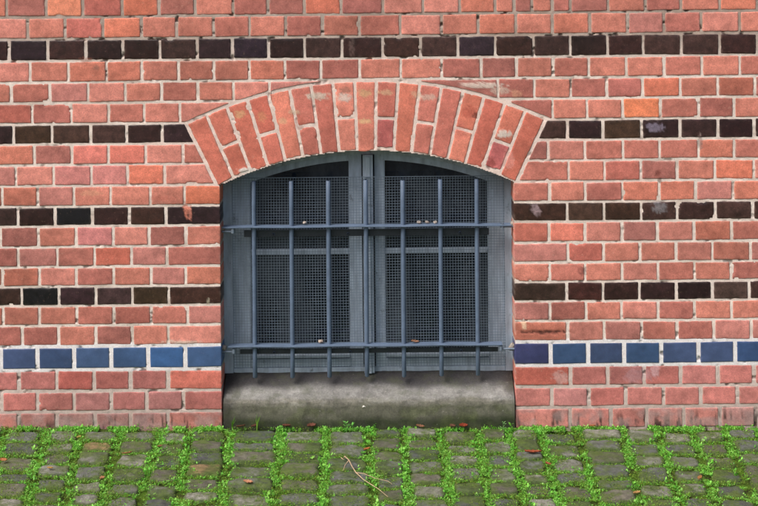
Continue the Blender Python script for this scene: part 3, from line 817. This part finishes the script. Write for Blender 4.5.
def cross_pts(width, thr, xlim=1.5, ylim=-1.0):
    sp = [s_ for s_ in SETT if s_[2] > ylim]
    K = np.array([s_[0] for s_ in sp]); Y1 = np.array([s_[2] for s_ in sp])
    def f(n):
        q = RNG.integers(0, len(sp), n); t = RNG.uniform(0, 1, n)
        y = Y1[q]-.005+RNG.normal(0, width, n)
        xa = CA[K[q], 0]+(CA[K[q], 1]-CA[K[q], 0])*(y/yB); xb = CA[K[q]+1, 0]+(CA[K[q]+1, 1]-CA[K[q]+1, 0])*(y/yB)
        x = xa+t*(xb-xa)
        keep = (fbm(x*11, y*11, 52, 3) > thr) & (np.abs(x) < xlim) & (y < 0)
        return x[keep], y[keep]
    return f
z0f = lambda x, y: -.006+0*x
BR = [(140,218,86),(122,206,74),(156,224,100),(104,186,62),(136,202,74),(166,228,114),(120,178,60)]
MO = [(124,164,58),(134,174,62),(100,138,48),(146,166,70),(90,124,44)]
parts = []
parts.append(scatter(78000, 6, joint_pts(.018, 46, .46), .0042, (.05, .9), BR, z0f))
parts.append(scatter(3500, 7, joint_pts(.014, 49, .50), .0078, (.1, 1.0), BR[:4], lambda x, y: .000+0*x))
parts.append(scatter(34000, 5, cross_pts(.010, .41), .0038, (.05, .9), BR[1:5]+BR[6:]+MO[:2], z0f))
def wall_pts(n):
    x = RNG.uniform(-1.5, 1.5, n); y = -np.abs(RNG.normal(0, .016, n))-.004
    k = fbm(x*12, y*0+.3, 58, 3) > .50
    k &= ~((np.abs(x+.02) < .52) & (y > -.016))
    return x[k], y[k]
parts.append(scatter(6000, 6, wall_pts, .0062, (.2, 1.2), BR, z0f))
n0 = 0; Vs = []; Fs = []; Cs = []
for (V, F, C) in parts:
    Vs.append(V); Fs.append(F+n0); Cs.append(C); n0 += len(V)
o = mesh_np('joint_weeds', np.concatenate(Vs), np.concatenate(Fs), M_leaf, None, np.concatenate(Cs), False)
tag(o, 'bright green small-leaved weeds growing in the joints between the setts', 'weeds', kind='stuff')
parts = [scatter(34000, 4, cross_pts(.007, .34), .0032, (.3, 1.4), MO, z0f), scatter(24000, 4, joint_pts(.022, 53, .36), .0034, (.3, 1.4), MO, z0f)]
def top_pts(n):
    x = RNG.uniform(-1.5, 1.5, n); y = RNG.uniform(-1, 0, n); k = fbm(x*12, y*12, 63, 4) > .47
    return x[k], y[k]
parts.append(scatter(45000, 4, top_pts, .0028, (.3, 1.4), MO, lambda x, y: .001+0*x))
n0 = 0; Vs = []; Fs = []; Cs = []
for (V, F, C) in parts:
    Vs.append(V); Fs.append(F+n0); Cs.append(C); n0 += len(V)
o = mesh_np('moss_tufts', np.concatenate(Vs), np.concatenate(Fs), M_leaf, None, np.concatenate(Cs), False)
tag(o, 'low olive green moss tufts creeping over the grey setts', 'moss', kind='stuff')

# ------------------------------------------------------------------ small single things
M_dry = mat_leaf('dry_leaf', .7)
def dry_leaf(x, y, z, L, wd, rot, col, label, curl=.35, tilt=0.1, cat='leaf', name='dry_leaf', grp='dry leaves lying on the setts and bars'):
    nu, nv = 9, 5; V = []; 
    for i in range(nu):
        t = i/(nu-1); w = wd/2*math.sin(math.pi*min(1, t*.93+.04))**.8*(1+.22*math.sin(i*2.3+L*999))
        for j in range(nv):
            s_ = j/(nv-1)*2-1
            V.append(((t-.5)*L, s_*w, curl*wd*s_*s_*.7+.18*L*(t-.5)**2+.0012*math.sin(i*3+j*2)))
    F = [(i*nv+j, i*nv+j+1, (i+1)*nv+j+1, (i+1)*nv+j) for i in range(nu-1) for j in range(nv-1)]
    V = np.array(V); c = lin(col)*.85
    C = np.ones((len(V), 3))*c*RNG.uniform(.75, 1.2, (len(V), 1))
    o = mesh_np(name, V, F, M_dry, None, C, True)
    md = o.modifiers.new('thick', 'SOLIDIFY'); md.thickness = .0006
    o.location = (x, y, z); o.rotation_euler = (tilt, tilt*.6, rot)
    tag(o, label, cat, grp); return o
LV = [(3,466,.030,.014,.3,(206,140,92),'orange brown dry leaf on the setts at the far left of the picture'),
 (127,459,.036,.011,.1,(176,122,84),'narrow tan leaf on a mossy sett left of the sill, away from the wall'),
 (50,474,.024,.010,-.3,(200,160,84),'small yellowish leaf in front of the dark setts near the left edge'),
 (102,484,.030,.012,1.3,(214,160,118),'pale upright leaf standing in a weedy joint near the lower left corner'),
 (79,443,.020,.013,.8,(186,170,92),'small olive yellow leaf near the wall foot at the left'),
 (241,430,.034,.014,.0,(116,78,58),'flat brown leaf at the left foot of the concrete sill'),
 (255,429,.030,.016,.6,(106,68,52),'second brown leaf from the left at the foot of the concrete sill'),
 (287,427,.032,.020,-.2,(112,70,54),'curled brown leaf against the sill front, third from the left'),
 (312,427,.036,.024,.4,(126,80,64),'large curled brown leaf against the sill front, left of the middle'),
 (248,488,.034,.014,-.1,(206,150,116),'pale pinkish leaf on a sett below the left end of the sill'),
 (367,455,.026,.014,.5,(196,120,72),'orange leaf on weeds just above the dry twig'),
 (420,428,.034,.012,.1,(150,106,80),'thin brown leaf at the sill foot right of the middle'),
 (452,428,.032,.016,.9,(140,100,80),'tan leaf beside the red leaf at the foot of the sill'),
 (463,427,.034,.022,.2,(150,66,44),'rust red curled leaf at the foot of the sill'),
 (533,458,.062,.018,-.12,(168,88,60),'long rust red leaf across a sett below the right jamb'),
 (548,470,.036,.016,-1.2,(172,98,70),'short rust red leaf drooping beside the long rust red leaf'),
 (592,429,.026,.014,.0,(170,116,74),'small brown leaf at the foot of the right brick wall'),
 (637,499,.030,.014,.4,(190,150,96),'pale tan leaf at the bottom of the picture on the right'),
 (160,452,.022,.010,.7,(160,120,80),'small brown leaf in the joint under the left brick pier'),
 (700,484,.030,.014,1.1,(176,128,80),'ochre leaf on a sett near the lower right corner')]
for (px, py, L, wd, rot, col, lab) in LV:
    x, y = gpos(px, py-2 if py > 432 else py); y = min(y, -.028)
    dry_leaf(x, y, .012 if py > 432 else .012, L*.9, wd*1.1, rot, col, lab, tilt=random.uniform(-.25, .35))
# leaf and grit on the grille's crossbars
def BW(px, py, Y): return W(px, py, Y)
x, z = BW(415, 341.5, .045); dry_leaf(x, .042, z, .030, .014, .3, (176,132,104), 'tan leaf lying on the lower crossbar of the grille', tilt=.3)
def pebble(px, py, Y, r_, col, lab):
    x, z = BW(px, py, Y); n1, n2 = 12, 8; V = []; F = []
    for i in range(n1):
        for j in range(n2):
            a = 2*math.pi*i/n1; b = math.pi*j/(n2-1)
            q = r_*.85*(1+1.3*(float(vn(np.array(math.cos(a)*2.5+px), np.array(math.sin(a)*2.5+j*.9), 5))-.5))
            V.append((q*1.3*math.cos(a)*math.sin(b), q*math.sin(a)*math.sin(b), q*.8*math.cos(b)))
    for i in range(n1):
        for j in range(n2-1): F.append((i*n2+j, ((i+1) % n1)*n2+j, ((i+1) % n1)*n2+j+1, i*n2+j+1))
    m = MB(); m.add(V, F, lin(col)*ALB); o = m.build('mortar_crumb', M_mortar, None, True)
    o.location = (x, Y, z); tag(o, lab, 'crumb', 'mortar crumbs lying on the grille')
pebble(304.5, 222.6, .046, .006, (205, 196, 186), 'single white crumb on the upper crossbar between the second and third bars')
pebble(419, 222.3, .046, .0065, (160, 154, 148), 'leftmost of the three grey crumbs on the upper crossbar right of the mullion')
pebble(427.5, 222.3, .048, .007, (150, 144, 138), 'middle one of the three grey crumbs on the upper crossbar right of the mullion')
pebble(435, 222.1, .044, .0055, (170, 164, 156), 'rightmost of the three grey crumbs on the upper crossbar right of the mullion')
pebble(321, 341.2, .046, .0075, (180, 168, 156), 'pale crumb on the lower crossbar beside the third bar from the left')
pebble(364, 406.5, -.008, .006, (232, 230, 224), 'white speck of stone stuck on the rounded front of the sill')
# dry twig
tw = MB()
def tp(px, py, h): x, y = gpos(px, py); return (x, y, h)
tw.tube([tp(345, 461, .014), tp(349, 466, .019), tp(352, 472, .018), tp(356, 478, .017), tp(363, 484, .015), tp(370, 489, .016), tp(379, 494, .014), tp(388, 501, .012)], [.0022, .0016, .0015, .0017, .0013, .0013, .001, .0006], 8)
tw.tube([tp(356, 478, .017), tp(364, 480, .020), tp(374, 484, .019), tp(388, 487, .018), tp(392, 490, .018)], [.0013, .001, .0009, .0008, .0005], 6)
tw.tube([tp(345, 461, .014), tp(343, 464, .016), tp(341, 463, .018)], [.0030, .002, .001], 6)
tw.tube([tp(349, 466, .019), tp(345, 471, .018), tp(343, 476, .016)], [.0016, .0012, .0008], 6)
tag(tw.build('dry_twig', mat_plain('pale_dry_wood', (172, 150, 122), .8, var=.25, scale=60), None, True), 'pale forked dry twig lying across the setts', 'twig')
# sprigs and grass blades at the foot of the sill
def sprig(px, py, h, nl, col, label, blade=False):
    x, y = gpos(px, py); y = min(y, -.03); m = MB(); V = []; 
    n = nl; az = RNG.uniform(0, 2*np.pi, n)
    if blade:
        for a in az:
            t = random.uniform(.1, .35); w = .0014
            pts = [(0, 0, 0), (math.cos(a)*t*h*.3, math.sin(a)*t*h*.3, h*.5), (math.cos(a)*t*h, math.sin(a)*t*h, h*random.uniform(.8, 1.05))]
            m.tube(pts, [w, w*.8, w*.2], 4)
        q = np.concatenate(m.v); C = np.ones((len(q), 3))*lin(col)*.8; o = mesh_np('weed_plant', q, np.concatenate(m.f), M_leaf, None, C, True)
    else:
        m.tube([(0, 0, -.01), (.002, 0, h*.5), (0, .002, h*.95)], [.0011, .001, .0006], 5)
        q = np.concatenate(m.v); Fq = np.concatenate(m.f)
        hh = RNG.uniform(.25, 1.0, n)*h
        Pp = np.stack([0*hh, 0*hh, hh], -1); L = RNG.uniform(.010, .017, n)
        V2, F2, C2 = leaves(Pp, L, L*.5, az, RNG.uniform(.0, .8, n), np.ones((n, 3))*lin(col)*.8*RNG.uniform(.8, 1.25, (n, 1)))
        o = mesh_np('weed_plant', np.concatenate([q, V2]), np.concatenate([Fq, F2+len(q)]), M_leaf, None, np.concatenate([np.ones((len(q), 3))*lin(col)*.6, C2]), False)
    o.location = (x, y, .0); tag(o, label, 'weed', 'weeds at the foot of the window sill')
sprig(232, 431, .050, 5, (112, 168, 56), 'tuft of upright grass blades at the left end of the sill', True)
sprig(257, 431, .055, 6, (126, 176, 64), 'taller grass tuft in front of the sill near its left end', True)
sprig(346, 432, .034, 12, (120, 196, 96), 'bushy leafy sprig in front of the middle of the sill')
sprig(352, 433, .028, 10, (108, 184, 80), 'low leafy sprig just right of the bushy sprig at the sill')
sprig(503, 431, .032, 9, (150, 204, 130), 'pale green two-armed sprig at the right end of the sill')
sprig(511, 432, .028, 9, (120, 190, 70), 'small green sprig beside the brick corner right of the sill')

# ------------------------------------------------------------------ light, camera
EL, AZ = math.radians(52), math.radians(-50)          # sun high, front left of the wall
wd_ = bpy.data.worlds.new('World'); SC.world = wd_; wd_.use_nodes = True; nt = wd_.node_tree
bg = nt.nodes['Background']; sk = nt.nodes.new('ShaderNodeTexSky'); sk.sky_type = 'NISHITA'; sk.sun_disc = False
sk.sun_elevation = EL; sk.air_density = 1.0; sk.dust_density = 6.0; sk.ozone_density = .6
d = np.array([math.sin(AZ)*math.cos(EL), -math.cos(AZ)*math.cos(EL), math.sin(EL)])   # towards the sun
sk.sun_rotation = math.atan2(d[0], d[1])
nt.links.new(sk.outputs[0], bg.inputs[0]); bg.inputs[1].default_value = .10
sl = bpy.data.lights.new('overcast_sun', 'SUN'); sl.energy = 2.0; sl.angle = math.radians(34); sl.color = (1, .965, .93)
so = bpy.data.objects.new('overcast_sun', sl); COL.objects.link(so)
from mathutils import Vector
so.rotation_euler = Vector(d).to_track_quat('Z', 'Y').to_euler(); so.location = (-2, -6, 6)
cam = bpy.data.cameras.new('camera'); co = bpy.data.objects.new('camera', cam); COL.objects.link(co)
co.location = (0, -D, HC); co.rotation_euler = (math.pi/2, 0, 0)
cam.sensor_width = 36; cam.lens = 36*D/(758/S); cam.shift_y = ((427-253)/S-HC)*S/758; cam.clip_end = 500; cam.clip_start = .05
SC.camera = co
SC.view_settings.view_transform = 'Standard'; SC.view_settings.look = 'None'; SC.view_settings.gamma = 1
SC.view_settings.exposure = .68
SC.render.resolution_x = 1024; SC.render.resolution_y = 684
